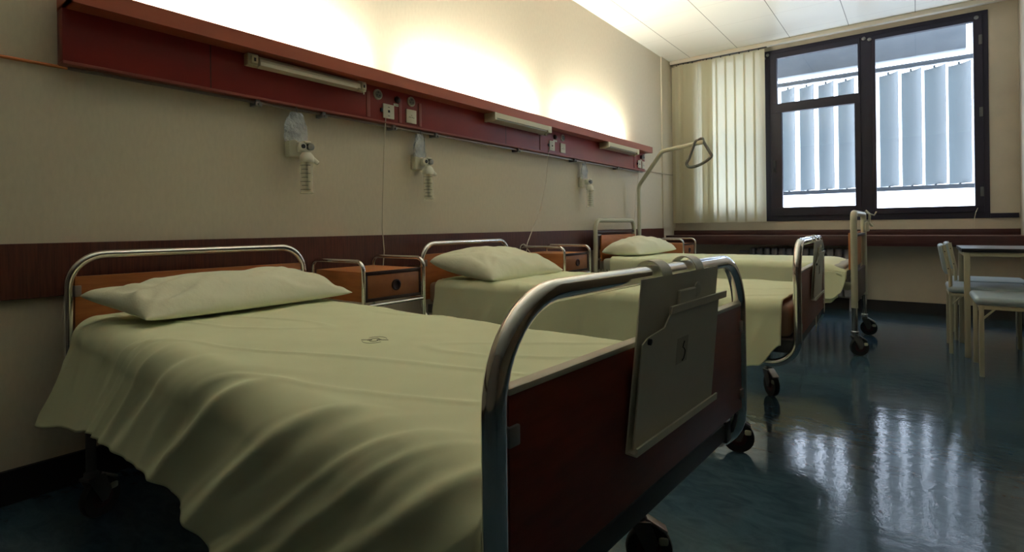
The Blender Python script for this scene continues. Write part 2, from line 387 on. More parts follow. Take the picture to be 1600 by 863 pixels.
# ------------------------------------------------------------------ vertical blinds
def blind_slat(w):
    b = BM(); n = 8; pr = []
    for i in range(n + 1):
        u = -1 + 2 * i / n; pr.append((u * w / 2, 0.004 * (1 - u * u)))
    bk = [(x, y + 0.0012) for x, y in pr[::-1]]
    prism(b, pr + bk, 'z', 0.955, 2.945); return b
bl0 = obj('vane', blind_slat(0.127), BLIND, None, angle=60)
spots = [(0.085, 6.70, 6), (0.125, 6.66, -20), (0.185, 6.66, 12), (0.245, 6.66, 10), (0.298, 6.66, 8), (0.43, 6.665, 14), (0.475, 6.65, 10)]
spots += [(0.535 + 0.106 * k, 6.655, 3.5) for k in range(6)]
pos = ['in the corner against the bed wall', 'second from the corner', 'third from the corner', 'fourth from the corner', 'left of the bright gap',
       'right of the bright gap', 'second right of the bright gap', 'third right of the bright gap', 'sixth from the window frame',
       'fifth from the window frame', 'fourth from the window frame', 'third from the window frame', 'nearest the dark window frame']
vb = thing('vertical_blind', 'cream vertical blinds drawn over the left part of the window', 'blinds', (0, 0, 0))
bl0.parent = vb
for i, (x, y, a) in enumerate(spots):
    o = bl0 if i == 0 else bl0.copy()
    if i: COL.objects.link(o); o.parent = vb
    o.location = (x, y, 0); o.rotation_euler = (0, 0, rad(a))
ch = BM(); tube(ch, [(x, y - 0.006, 0.958 + (0.0 if i % 2 else -0.006)) for i, (x, y, a) in enumerate(spots)], 0.0018, 5)
obj('bottom_chain', ch, CORD, vb)
for x, y, a in spots: obj('vane_hanger', box(BM(), (x - 0.006, y - 0.004, 2.944), (x + 0.006, y + 0.004, 2.962)), DARK, vb)

# ------------------------------------------------------------------ radiator
t = thing('radiator', 'dark finned radiator under the window ledge behind the far bed', 'radiator', (0.95, L - 0.13, 0))
rb = BM()
for k in range(14):
    x = 0.03 + k * 0.078
    box(rb, (x - 0.032, -0.05, 0.14), (x + 0.032, 0.05, 0.66), 0.02, 3)
obj('radiator_fins', rb, RAD, t)
obj('radiator_pipe', tube(BM(), [(-0.12, 0, 0.61), (1.12, 0, 0.61)], 0.014, 10), RAD, t)
for x in (0.05, 0.98): obj('radiator_foot', box(BM(), (x, -0.03, 0), (x + 0.03, 0.03, 0.16)), RAD, t)

# ------------------------------------------------------------------ bedhead panel (wall unit with uplights)
Y0, Y1 = 0.557, 5.711
bh = thing('bedhead_panel', 'long dark red wall panel with glowing uplights above the beds', 'wall panel', (0, 0, 0))
obj('fascia', box(BM(), (0, Y0, 1.545), (0.065, Y1, 1.742), 0.003), FASC, bh)
sh = BM()
prism(sh, [(0, 1.738), (0.158, 1.738), (0.158, 1.803), (0.148, 1.803), (0.148, 1.750), (0, 1.750)], 'y', Y0, Y1)
box(sh, (0, Y0, 1.738), (0.158, Y0 + 0.01, 1.803)); box(sh, (0, Y1 - 0.01, 1.738), (0.158, Y1, 1.803))
obj('light_trough', sh, LIP, bh)
for a, b in ((0.62, 1.86), (2.26, 3.56), (3.98, 5.24)):
    u = obj('uplight_tube', lathe(BM(), [(0.013, 0), (0.013, b - a)], 16, T(0.102, a, 1.786) @ RX(-pi / 2)), TUBEM, bh)
    e = BM(); box(e, (0.09, a - 0.03, 1.751), (0.135, a, 1.806), 0.003); obj('tube_socket', e, LAMPW, u)
    e = BM(); box(e, (0.09, b, 1.751), (0.135, b + 0.03, 1.806), 0.003); obj('tube_socket', e, LAMPW, u)
for y in (1.885, 2.115, 2.275, 3.60, 5.42):
    obj('cover_strip', box(BM(), (0.064, y, 1.557), (0.069, y + 0.024, 1.70), 0.001), TRIMRED, bh)
for k, y in enumerate((1.06, 3.15)):
    obj('panel_seam', box(BM(), (0.0645, y, 1.55), (0.0658, y + 0.004, 1.735)), BROWN, bh)
obj('lower_strip', box(BM(), (0.0, Y0, 1.538), (0.072, Y1, 1.549), 0.001), TRIMRED, bh)
for y in (2.105, 3.83, 5.60):
    r = obj('indicator_lamp', lathe(BM(), [(0.020, 0), (0.020, 0.008), (0.013, 0.016), (0.004, 0.02)], 18, T(0.065, y, 1.690) @ RY(pi / 2)), BROWN, bh)
    tg = obj('name_tag', box(BM(), (0.065, y - 0.026, 1.650), (0.0675, y + 0.030, 1.664)), PLATE, bh)
    obj('tag_writing', box(BM(), (0.0674, y - 0.016, 1.6555), (0.0682, y + 0.018, 1.6585)), SOCKIN, tg)
# equipment rail under the panel, with clamps
t = thing('equipment_rail', 'slim metal equipment rail with clamps under the red panel', 'rail', (0, 0, 0))
obj('rail_bar', box(BM(), (0.040, Y0 + 0.02, 1.522), (0.048, 5.69, 1.534), 0.001), ALU, t)
for y in (1.273, 1.62, 2.088, 2.435, 3.318, 4.172, 5.05):
    c = BM(); box(c, (0.0, y - 0.010, 1.512), (0.062, y + 0.010, 1.538), 0.002); box(c, (0.050, y - 0.016, 1.508), (0.068, y + 0.016, 1.526), 0.003)
    lathe(c, [(0.007, 0), (0.007, 0.012)], 10, T(0.068, y, 1.517) @ RY(pi / 2))
    obj('rail_clamp', c, GREYKN, t)
tag(obj('copper_pipe', tube(BM(), [(0.011, YB + 0.01, 1.536), (0.011, 5.70, 1.536)], 0.006, 8), PIPE), 'thin orange copper pipe along the wall under the red panel', 'pipe')

# reading lamps
def lampbox(y0, y1, label):
    Ln = y1 - y0
    t = thing('reading_lamp', label, 'lamp', (0.065, y0, 1.69), 0, 'reading lamps under the red panel')
    b = BM(); prism(b, [(0, 0.046), (0.10, 0.046), (0.10, -0.004), (0.06, -0.012), (0, -0.012)], 'y', 0, 0.022)
    prism(b, [(0, 0.046), (0.10, 0.046), (0.10, -0.004), (0.06, -0.012), (0, -0.012)], 'y', Ln - 0.05, Ln)
    box(b, (0.001, 0.0215, 0.009), (0.0985, Ln - 0.0495, 0.0455))
    obj('lamp_housing', b, LAMPW, t)
    d = BM(); prism(d, [(0.012, 0.008), (0.090, 0.008), (0.090, 0.0), (0.055, -0.013), (0.012, -0.010)], 'y', 0.024, Ln - 0.052)
    obj('diffuser', d, DIFF, t)
    s = BM(); lathe(s, [(0.012, 0), (0.012, -0.012), (0.007, -0.016)], 14, T(0.06, Ln - 0.03, -0.010))
    obj('pull_switch', s, LAMPW, t)
    return t
lampbox(2.905, 3.63, 'cream box reading lamp with grey diffuser above the middle bed')
lampbox(4.63, 5.335, 'cream box reading lamp at the far end of the red panel')
t = thing('reading_lamp', 'old cream strip reading lamp with bare end sockets nearest the camera', 'lamp', (0.065, 1.205, 1.70), 0, 'reading lamps under the red panel')
b = BM(); prism(b, [(0, 0.030), (0.030, 0.030), (0.052, 0.012), (0.058, -0.012), (0.030, -0.018), (0, -0.018)], 'y', 0.05, 0.60)
obj('lamp_housing', b, LAMPW, t)
obj('diffuser', prism(BM(), [(0.030, 0.000), (0.066, -0.004), (0.066, -0.020), (0.034, -0.026)], 'y', 0.045, 0.575), PLATE, t)
for y in (0.0, 0.60):
    e = BM(); box(e, (0, y, -0.020), (0.040, y + 0.05, 0.034), 0.004); box(e, (0.03, y + 0.012, -0.012), (0.055, y + 0.04, 0.022), 0.003)
    s = obj('end_socket', e, LAMPW, t); obj('contact_slot', box(BM(), (0.0545, y + 0.02, -0.004), (0.0565, y + 0.03, 0.012)), DARK, s)
obj('pull_cord_stub', tube(BM(), [(0.04, 0.63, -0.02), (0.042, 0.632, -0.036)], 0.004, 8), PLATE, t)

# sockets on the panel
def socket(y, z, kind, label, grp):
    t = thing('wall_socket', label, 'socket', (0.065, y, z), 0, grp)
    if kind == 'round':
        obj('socket_ring', lathe(BM(), [(0.030, 0), (0.030, 0.006), (0.024, 0.010), (0.021, 0.006)], 24, RY(pi / 2)), SOCK, t)
        obj('socket_well', lathe(BM(), [(0.020, 0.002), (0.020, 0.0075), (0.012, 0.0085)], 20, RY(pi / 2)), SOCKIN, t)
        p = BM()
        for a in (0, 2 * pi / 3, 4 * pi / 3): lathe(p, [(0.0035, 0.006), (0.0035, 0.0105)], 8, T(0, 0.011 * sin(a), 0.011 * cos(a)) @ RY(pi / 2))
        obj('socket_hole', p, DARK, t)
    else:
        obj('plate', box(BM(), (0, -0.040, -0.041), (0.008, 0.040, 0.041), 0.002), PLATE, t)
        p = BM()
        if kind == 'jack':
            box(p, (0.0075, -0.007, -0.007), (0.0095, 0.007, 0.007)); box(p, (0.0075, -0.007, 0.022), (0.0085, 0.007, 0.025)); box(p, (0.0075, -0.007, -0.028), (0.0085, 0.007, -0.025))
            obj('jack_hole', p, DARK, t)
            obj('side_switch', box(BM(), (0, -0.058, -0.010), (0.010, -0.044, 0.012), 0.001), DARK, t)
        else:
            for yy, zz in ((-0.018, -0.006), (-0.008, -0.006), (0.006, -0.006), (0.018, -0.008), (0.0, 0.006)): lathe(p, [(0.0028, 0), (0.0028, 0.0090)], 8, T(0, yy, zz) @ RY(pi / 2))
            box(p, (0.0078, -0.020, -0.0065), (0.0086, 0.020, -0.0055))
            obj('socket_hole', p, SOCKIN, t)
    return t
for y1, y2, yj, yp, w in ((1.963, 2.214, 2.038, 2.212, 'above the first nightstand'), (3.66, 3.953, 3.778, 3.951, 'above the second nightstand'), (5.47, 5.665, 5.555, 5.662, 'at the far end of the red panel')):
    socket(y1, 1.694, 'round', 'left round grey socket ' + w, 'round sockets on the red panel') if w[6] == 't' and y1 < 2 else None
    socket(y2, 1.697, 'round', ('right round grey socket ' if y1 < 2 else 'round grey socket ') + w, 'round sockets on the red panel')
    socket(yj, 1.609, 'jack', 'square ivory call plate with black hole ' + w, 'square plates on the red panel')
    socket(yp, 1.607, 'plug', 'square ivory socket plate with small pins ' + w, 'square plates on the red panel')

# call cords
def cord(name, pts, label, r=0.0028):
    return tag(obj(name, tube(BM(), fillet(pts, 0.03, 6), r, 6), CORD), label, 'cord', 'call cords hanging from the red panel')
cord('call_cord', [(0.070, 2.016, 1.57), (0.066, 2.006, 1.40), (0.060, 1.996, 1.10), (0.060, 1.990, 0.93), (0.062, 2.000, 0.80), (0.075, 1.975, 0.66)],
     'thin ivory call cord hanging straight down to the near nightstand')
pts = [(0.070, 3.728, 1.57), (0.05, 3.71, 1.3), (0.04, 3.62, 1.05), (0.05, 3.50, 0.90), (0.10, 3.36, 0.80)]
for k in range(15):
    a = 2 * pi * k / 12 + 0.4; pts.append((0.13, 3.27 + 0.045 * cos(a), 0.765 + 0.035 * sin(a)))
pts += [(0.14, 3.36, 0.72), (0.13, 3.37, 0.64)]
tag(obj('call_cord', tube(BM(), pts, 0.0035, 6), CORD), 'ivory call cord with a loop hanging on the second nightstand rail', 'cord', 'call cords hanging from the red panel')
cord('call_cord', [(0.070, 5.56, 1.57), (0.03, 5.55, 1.30), (0.03, 5.48, 0.95), (0.05, 5.46, 0.70)], 'faint thin cord hanging beside the lifting pole of the far bed')

# oxygen humidifiers with bags
def humidifier(y, label, blabel, s=1.0, cov=0):
    t = thing('oxygen_humidifier', label, 'humidifier', (0, y, 1.34), 0, 'oxygen humidifiers on the wall')
    obj('wall_box', box(BM(), (0, -0.050, -0.045), (0.045, 0.035, 0.045), 0.006), VALVE, t)
    v = BM(); box(v, (0.045, -0.012, -0.022), (0.075, 0.045, 0.024), 0.006)
    lathe(v, [(0.022, 0), (0.022, 0.015), (0.016, 0.02)], 18, T(0.072, -0.004, 0.002) @ RY(pi / 2))
    box(v, (0.06, 0.0, 0.02), (0.10, 0.035, 0.030), 0.003)
    obj('valve_body', v, VALVE, t)
    obj('valve_port', lathe(BM(), [(0.011, 0), (0.011, 0.004)], 14, T(0.091, -0.004, 0.002) @ RY(pi / 2)), DARK, t)
    obj('flow_knob', lathe(BM(), [(0.014, 0), (0.018, 0.006), (0.018, 0.022), (0.012, 0.026)], 18, T(0.070, 0.040, 0.004) @ RY(pi / 2)), GREYKN, t)
    c = BM(); lathe(c, [(0.020, 0.0), (0.034, -0.018), (0.036, -0.045), (0.034, -0.050)], 20, T(0.085, 0.018, -0.026))
    lathe(c, [(0.012, 0), (0.012, 0.05)], 14, T(0.088, 0.035, -0.045) @ RX(rad(-125)))
    obj('bottle_cap', c, VALVE, t)
    obj('outlet_mouth', lathe(BM(), [(0.009, 0), (0.009, 0.003)], 12, T(0.088, 0.035 + 0.05 * sin(rad(125)) , -0.045 + 0.05 * cos(rad(125))) @ RX(rad(-125))), DARK, t)
    bt = obj('water_bottle', lathe(BM(), [(0.031, -0.076), (0.031, -0.222), (0.034, -0.226), (0.034, -0.230), (0.030, -0.232)], 24, T(0.085, 0.018, 0)), CYL, t)
    k = BM(); tube(k, [(0.085, 0.018, -0.075), (0.085, 0.018, -0.215)], 0.0038, 8)
    obj('dip_tube', k, DARK, bt)
    g = BM()
    for i in range(7):
        z = -0.092 - i * 0.02; ln = 0.5 if i % 2 else 0.9
        rr = 0.0316; n = 8; A = []
        for q in range(n + 1):
            a = -0.9 + (-ln + 2 * ln * q / n) ; A.append((0.085 + rr * cos(a), 0.018 + rr * sin(a), z))
        tube(g, A, 0.0016, 4)
    obj('scale_marks', g, INK, bt)
    # plastic bag hung on the rail above
    b = BM(); n, mm = 12, 14; vs = []
    for j in range(mm + 1):
        row = []
        for i in range(n + 1):
            u = -1 + 2 * i / n; v_ = j / mm
            wd = (0.032 + 0.030 * min(1, v_ * 2.2)) * s
            d = 0.014 * (1 - u * u) * (0.3 + v_) + 0.008 * noise.noise(Vector((u * 2, v_ * 3, y * 7)))
            row.append((0.055 + d, u * wd + 0.006 * noise.noise(Vector((v_ * 4, y, 0))) - 0.018, 1.512 - v_ * 0.145 * (1 + 0.08 * noise.noise(Vector((u * 2, y, 3))))))
        vs.append(row)
    F = [[b.verts.new(p) for p in r] for r in vs]
    Bk = [[b.verts.new((0.10 - p[0] - 0.006, p[1], p[2])) if 0 < i < n else F[j][i] for i, p in enumerate(r)] for j, r in enumerate(vs)]
    for j in range(mm):
        for i in range(n):
            b.faces.new((F[j][i], F[j][i + 1], F[j + 1][i + 1], F[j + 1][i]))
            q = (Bk[j][i], Bk[j + 1][i], Bk[j + 1][i + 1], Bk[j][i + 1]); b.faces.new(q)
    o = obj('plastic_bag', b, CLEAR, None, angle=80); o.location = (0, y, 0)
    tag(o, blabel, 'bag', 'clear plastic bags hanging under the rail')
    hkk = BM(); tube(hkk, [(0.055, -0.015, 1.505), (0.060, -0.015, 1.520), (0.052, -0.015, 1.537), (0.040, -0.015, 1.537)], 0.003, 6)
    obj('bag_hook', hkk, GREYKN, o)
    mt = BM(); box(mt, (0.050, 0.022, 1.385), (0.056, 0.026, 1.50)); obj('mask_tube', mt, PLATE, o)
humidifier(1.485, 'oxygen humidifier with graduated bottle on the wall above the near bed', 'crumpled clear plastic bag above the humidifier of the near bed')
humidifier(2.315, 'oxygen humidifier with graduated bottle on the wall above the middle bed', 'small clear plastic bag above the humidifier of the middle bed', 0.75)
humidifier(4.375, 'oxygen humidifier with graduated bottle on the wall above the far bed', 'clear plastic bag above the humidifier of the far bed', 0.8)

# ------------------------------------------------------------------ beds
def caster(parent, x, y, ang, r=0.062, stem_top=0.39, stem_m=CHROME, pedal=True, hub=HUB):
    c = bpy.data.objects.new('caster', None); COL.objects.link(c); c.parent = parent; c.location = (x, y, 0); c.rotation_euler = (0, 0, ang); c.empty_display_size = 0.05
    W_ = obj('wheel', lathe(BM(), [(r * 0.80, -0.012), (r * 0.95, -0.0135), (r, -0.008), (r, 0.008), (r * 0.95, 0.0135), (r * 0.80, 0.012)], 30, T(0.028, 0, r) @ RX(pi / 2)), RUBBER, c)
    obj('wheel_hub', lathe(BM(), [(r * 0.25, -0.017), (r * 0.3, -0.0125), (r * 0.79, -0.0115), (r * 0.79, 0.0115), (r * 0.3, 0.0125), (r * 0.25, 0.017)], 26, T(0.028, 0, r) @ RX(pi / 2)), hub, W_)
    f = BM()
    for s in (-1, 1): prism(f, [(-0.022, 2 * r + 0.012), (0.03, 2 * r + 0.012), (0.05, r + 0.02), (0.036, r - 0.01), (0.02, r - 0.01)], 'y', s * 0.019, s * 0.023)
    box(f, (-0.024, -0.023, 2 * r + 0.006), (0.032, 0.023, 2 * r + 0.016), 0.003)
    lathe(f, [(0.020, 2 * r + 0.014), (0.020, 2 * r + 0.028), (0.014, 2 * r + 0.034)], 16)
    obj('fork', f, FRAMEMET, c)
    obj('stem', lathe(BM(), [(0.014, 2 * r + 0.02), (0.014, stem_top)], 14), stem_m, c)
    if pedal:
        p = BM(); Mx = T(0.045, 0, 2 * r + 0.004) @ RY(rad(32)); box(p, (-0.03, -0.018, -0.004), (0.035, 0.018, 0.005), 0.003, 2, Mx)
        obj('brake_pedal', p, ALU, c)
        obj('brake_tab', box(BM(), (0.052, -0.018, 2 * r - 0.05), (0.078, 0.018, 2 * r - 0.028), 0.006), PEDAL, c)
    return c

def chrome_bed(loc, rz, label, w=0.885, zt=0.862, Lb=2.02, hz=0.848):
    """local x: head(0) to foot, y centred across"""
    t = thing('hospital_bed', label, 'bed', loc, rz, 'chrome framed beds along the wall'); hw = w / 2
    R_ = 0.0152
    # footboard frame: U with lower ends bending back under the bed
    pts = [(Lb - 0.27, -hw, 0.385), (Lb, -hw, 0.385), (Lb, -hw, zt - R_), (Lb, hw, zt - R_), (Lb, hw, 0.385), (Lb - 0.27, hw, 0.385)]
    obj('footboard_frame', tube(BM(), fillet(pts, [0.10, 0.125, 0.125, 0.10], 12), R_, 20), CHROME, t)
    fp = obj('footboard_panel', box(BM(), (Lb - 0.009, -hw + 0.016, 0.495), (Lb + 0.009, hw - 0.016, 0.738), 0.001), SHADELAM, t)
    obj('panel_edging', box(BM(), (Lb - 0.010, -hw + 0.016, 0.737), (Lb + 0.010, hw - 0.016, 0.745), 0.001), EDGE, fp)
    for s in (-1, 1):
        for z in (0.69, 0.53):
            obj('panel_clip', box(BM(), (Lb - 0.013, s * (hw - 0.022) - 0.010, z - 0.012), (Lb + 0.013, s * (hw - 0.022) + 0.010, z + 0.012), 0.002), ALU, t)
    # headboard
    pts = [(0.27, -hw, 0.385), (0, -hw, 0.385), (0, -hw, hz), (0, hw, hz), (0, hw, 0.385), (0.27, hw, 0.385)]
    obj('headboard_frame', tube(BM(), fillet(pts, [0.10, 0.11, 0.11, 0.10], 12), R_, 18), CHROME, t)
    hp = obj('headboard_panel', box(BM(), (-0.009, -hw + 0.016, 0.50), (0.009, hw - 0.016, 0.772), 0.001), ORANGE, t)
    for s in (-1, 1): obj('panel_clip', box(BM(), (-0.012, s * (hw - 0.024) - 0.010, 0.70), (0.014, s * (hw - 0.024) + 0.010, 0.74), 0.002), ALU, t)
    # base frame
    b = BM()
    for s in (-1, 1): box(b, (0.01, s * (hw - 0.05) - 0.015, 0.42), (Lb - 0.01, s * (hw - 0.05) + 0.015, 0.47), 0.003)
    for x in (0.03, 0.7, 1.35, Lb - 0.03): box(b, (x - 0.015, -hw + 0.04, 0.425), (x + 0.015, hw - 0.04, 0.465), 0.003)
    obj('bed_frame', b, FRAMEMET, t)
    sl = BM()
    for k in range(24): box(sl, (0.06 + k * 0.0815, -hw + 0.03, 0.470), (0.06 + k * 0.0815 + 0.045, hw - 0.03, 0.480), 0.002)
    obj('mattress_slats', sl, ALU, t)
    for hx in (0.26,):
        hb_ = BM(); tube(hb_, [(hx, -hw, 0.385), (hx, hw, 0.385)], 0.013, 12); tube(hb_, [(hx, -hw + 0.05, 0.385), (hx, -hw + 0.05, 0.43)], 0.012, 8); tube(hb_, [(hx, hw - 0.05, 0.385), (hx, hw - 0.05, 0.43)], 0.012, 8)
        obj('cross_bar', hb_, CHROME, t)
    bar = BM(); tube(bar, [(Lb - 0.26, -hw, 0.385), (Lb - 0.26, hw, 0.385)], 0.013, 12); tube(bar, [(Lb - 0.26, -hw + 0.05, 0.385), (Lb - 0.26, -hw + 0.05, 0.43)], 0.012, 8); tube(bar, [(Lb - 0.26, hw - 0.05, 0.385), (Lb - 0.26, hw - 0.05, 0.43)], 0.012, 8)
    obj('cross_bar', bar, CHROME, t)
    return t

def pillow(name, P, label, H_=0.07, loc=(0, 0, 0), dz=(0, 0), squash=2.2):
    """P: corners back-near, front-near, front-far, back-far as world points of the seam"""
    A, B, C_, D = [Vector(p) for p in P]; n = 44; m_ = 32
    b = BM(); top = []; bot = []
    nz = Vector((0, 0, 1))
    for j in range(m_ + 1):
        v = j / m_; rt_ = []; rb_ = []
        for i in range(n + 1):
            u = i / n
            # pinch edges in between the corners
            uu = 2 * u - 1; vv = 2 * v - 1
            pu = 0.5 + 0.5 * uu * (1 - 0.05 * (1 - vv * vv)); pv = 0.5 + 0.5 * vv * (1 - 0.11 * (1 - uu * uu))
            base = (A * (1 - pv) + B * pv) * (1 - pu) + (D * (1 - pv) + C_ * pv) * pu
            h = (max(0, 1 - abs(uu) ** squash) ** 0.36) * (max(0, 1 - abs(vv) ** squash) ** 0.40)
            w = (0.014 * noise.noise(Vector((u * 4 + P[0][1], v * 2.5, 1))) + 0.036 * (0.2 - abs(noise.noise(Vector((u * 4.5 + v * 3, v * 3.5 - u * 3, P[0][1])))))) * (1 - h * 0.3) * min(1, h * 3)
            # radial creases from corners
            for cu, cv in ((0, 0), (0, 1), (1, 0), (1, 1)):
                dx, dy = (u - cu) * 2, (v - cv); rr = math.hypot(dx, dy); a = math.atan2(dy, dx)
                w += 0.0055 * sin(a * 14 + cu * 2 + cv) * math.exp(-((rr - 0.32) / 0.22) ** 2)
            sag = dz[0] * (1 - v) + dz[1] * v
            rt_.append(base + nz * (H_ * h * (1.25) + w)); rb_.append(base - nz * (H_ * h * 0.55 + sag * h))
        top.append(rt_); bot.append(rb_)
    VT = [[b.verts.new(p) for p in r] for r in top]
    VB = [[VT[j][i] if (i in (0, n) or j in (0, m_)) else b.verts.new(p) for i, p in enumerate(r)] for j, r in enumerate(bot)]
    for j in range(m_):
        for i in range(n):
            b.faces.new((VT[j][i], VT[j][i + 1], VT[j + 1][i + 1], VT[j + 1][i])); b.faces.new((VB[j][i], VB[j + 1][i], VB[j + 1][i + 1], VB[j][i + 1]))
    o = obj(name, b, PILLOWM, None, angle=180)
    sm = o.modifiers.new('smooth', 'SUBSURF'); sm.levels = 1; sm.render_levels = 1
    return tag(o, label, 'pillow')

def cover(loc, rz, x0, x1, yn, yf, zt, hemN, hemF, r, flare, label, seed, zfun=None, amp=1.0, foot=None, name='bed_cover', slant=lambda x: 0.3, fold=lambda x: 0.8, ridges=()):
    """draped sheet in bed-local coordinates. hemN(x), hemF(x) -> hem height; flare(x) -> outward spread at the near hem"""
    nx, ns = 230, 210; b = BM(); V = []
    for i in range(nx + 1):
        x = x0 + (x1 - x0) * i / nx; row = []
        hn = (zt - r) - hemN(x); hf = (zt - r) - hemF(x); Wd = yf - yn - 2 * r; q = r * pi / 2
        tot = hn + q + Wd + q + hf
        for j in range(ns + 1):
            s = j / ns * tot; d = Vector((0, 0, 0)); xx = x
            if s < hn:
                k = (hn - s) / max(hn, 1e-3); z = zt - r - (hn - s); y = yn - flare(x) * (k ** 1.2); nrm = Vector((0, -1, 0.15)); side = -k
            elif s < hn + q:
                a = (s - hn) / r; y = yn + r - r * cos(a); z = zt - r + r * sin(a); nrm = Vector((0, -cos(a), sin(a))); side = 0
            elif s < hn + q + Wd:
                y = yn + r + (s - hn - q); z = zt; nrm = Vector((0, 0, 1)); side = 0
            elif s < hn + 2 * q + Wd:
                a = (s - hn - q - Wd) / r; y = yf - r + r * sin(a); z = zt - r + r * cos(a); nrm = Vector((0, sin(a), cos(a))); side = 0
            else:
                k = (s - hn - 2 * q - Wd) / max(hf, 1e-3); z = zt - r - (s - hn - 2 * q - Wd); y = yf + 0.02 * k; nrm = Vector((0, 1, 0.1)); side = k
            hang = abs(side); w = 0
            u_ = s - hn   # distance from near edge, negative on the hang
            if zfun: z += zfun(x, y) * (1 - hang)
            # hanging folds: fans that run diagonally down towards the hem
            if u_ < 0.36:
                kk = max(0.0, min(1.0, (0.26 - u_) / 0.34)); kk = kk * kk * (3 - 2 * kk)
                ph = x - slant(x) * min(u_, 0.22) + 0.10 * noise.noise(Vector((x * 2.1, u_ * 3.5, seed + 40)))
                n1 = noise.noise(Vector((ph * 4.4, seed, u_ * 0.8))); n2_ = noise.noise(Vector((ph * 7.5, seed + 5, u_ * 1.2))); n3 = noise.noise(Vector((ph * 17, seed + 8, u_ * 2.0)))
                f = 0.026 * n1 + 0.011 * (0.25 - abs(n2_)) * 2 + 0.0025 * n3
                w += f * kk * fold(x)
                for fx, fs, fw_, fa in ridges:
                    q_ = (x - fs * u_ - fx) / (fw_ * (1 + 1.2 * max(0, -u_) / 0.3)); fade = max(0.0, min(1.0, (0.16 - u_) / 0.22))
                    w += fa * math.exp(-q_ * q_) * fade
                if u_ < 0: w += 0.016 * noise.noise(Vector((x * 5, seed + 2, 0))) * hang
            if side > 0: w += 0.014 * noise.noise(Vector((x * 7, seed + 3, z)))
            # soft creases on top
            w += 0.0045 * noise.noise(Vector((x * 3.1 + y * 1.6, y * 5 - x, seed))) + 0.0016 * noise.noise(Vector((x * 14, y * 11, seed + 1)))
            c1 = noise.noise(Vector((x * 2.2 - y * 3.0, y * 2.2, seed + 20))); w += 0.0030 * math.exp(-(c1 / 0.035) ** 2)
            p = Vector((xx, y, z)) + nrm.normalized() * (w * amp)
            if foot: p = foot(p, x, side)
            row.append(b.verts.new(p))
        V.append(row)
    for i in range(nx):
        for j in range(ns): b.faces.new((V[i][j], V[i + 1][j], V[i + 1][j + 1], V[i][j + 1]))
    o = obj(name, b, LINEN, None, angle=180); o.location = loc; o.rotation_euler = (0, 0, rz)
    md = o.modifiers.new('thickness', 'SOLIDIFY'); md.thickness = 0.006; md.offset = -1
    return tag(o, label, 'bed cover')
def mattress(loc, rz, x0, x1, w, z0, z1, m_, label):
    o = obj('mattress', box(BM(), (x0, -w / 2, z0), (x1, w / 2, z1), 0.025, 4), m_, None, angle=60); o.location = loc; o.rotation_euler = (0, 0, rz)
    return tag(o, label, 'mattress')

def lerp(tab):
    def f(x):
        for (a, va), (b_, vb_) in zip(tab, tab[1:]):
            if x <= b_:
                t_ = max(0, (x - a) / (b_ - a)); t_ = t_ * t_ * (3 - 2 * t_); return va + (vb_ - va) * t_
        return tab[-1][1]
    return f

# ---- bed 1 (near)
B1 = (0.12, 1.00, 0); R1 = rad(-2.6)
bed = chrome_bed(B1, R1, 'nearest hospital bed with chrome frame and footboard coloured as in shade')
caster(bed, 1.755, 0.43, 0.6); caster(bed, 1.755, -0.43, -0.4); caster(bed, 0.265, 0.44, 1.0, stem_m=FRAMEMET); caster(bed, 0.265, -0.44, 2.0, stem_m=FRAMEMET)  # head-end stems take dark steel colour to stand in for shade
mattress(B1, R1, 0.03, 1.98, 0.80, 0.482, 0.590, MATTW, 'pale mattress under the white cover of the nearest bed')
cover(B1, R1, 0.015, 1.995, -0.445, 0.435, 0.628,
      lerp([(0, 0.275), (0.35, 0.33), (0.62, 0.385), (0.85, 0.375), (1.05, 0.37), (1.2, 0.335), (1.5, 0.29), (2.0, 0.27)]), lambda x: 0.40, 0.085,
      lerp([(0, 0.085), (0.5, 0.06), (1.2, 0.03), (2.0, 0.02)]), 'smooth white cover with a faint stamp draped over the nearest bed', 3.3, amp=1.15, slant=lerp([(0, -0.5), (0.5, 0.0), (0.9, 0.7), (1.4, 1.4), (2.0, 1.2)]), fold=lerp([(0, 0.35), (0.4, 0.45), (0.75, 0.65), (1.3, 0.7), (2.0, 0.7)]),
      ridges=[(0.60, 0.25, 0.016, 0.013), (0.66, 0.30, 0.012, 0.011), (0.715, 0.35, 0.013, 0.014), (0.79, 0.45, 0.016, 0.012), (0.93, 0.8, 0.03, 0.014), (1.22, 1.1, 0.034, 0.020), (1.48, 1.3, 0.030, 0.022), (1.66, 1.3, 0.014, 0.010), (1.74, 1.25, 0.015, 0.011), (1.85, 1.2, 0.022, 0.016)])
pillow('pillow', [(0.235, 0.545, 0.715), (0.60, 0.625, 0.655), (0.56, 1.43, 0.655), (0.175, 1.41, 0.72)], 'wide flat white pillow on the nearest bed', 0.062, dz=(0.02, 0))
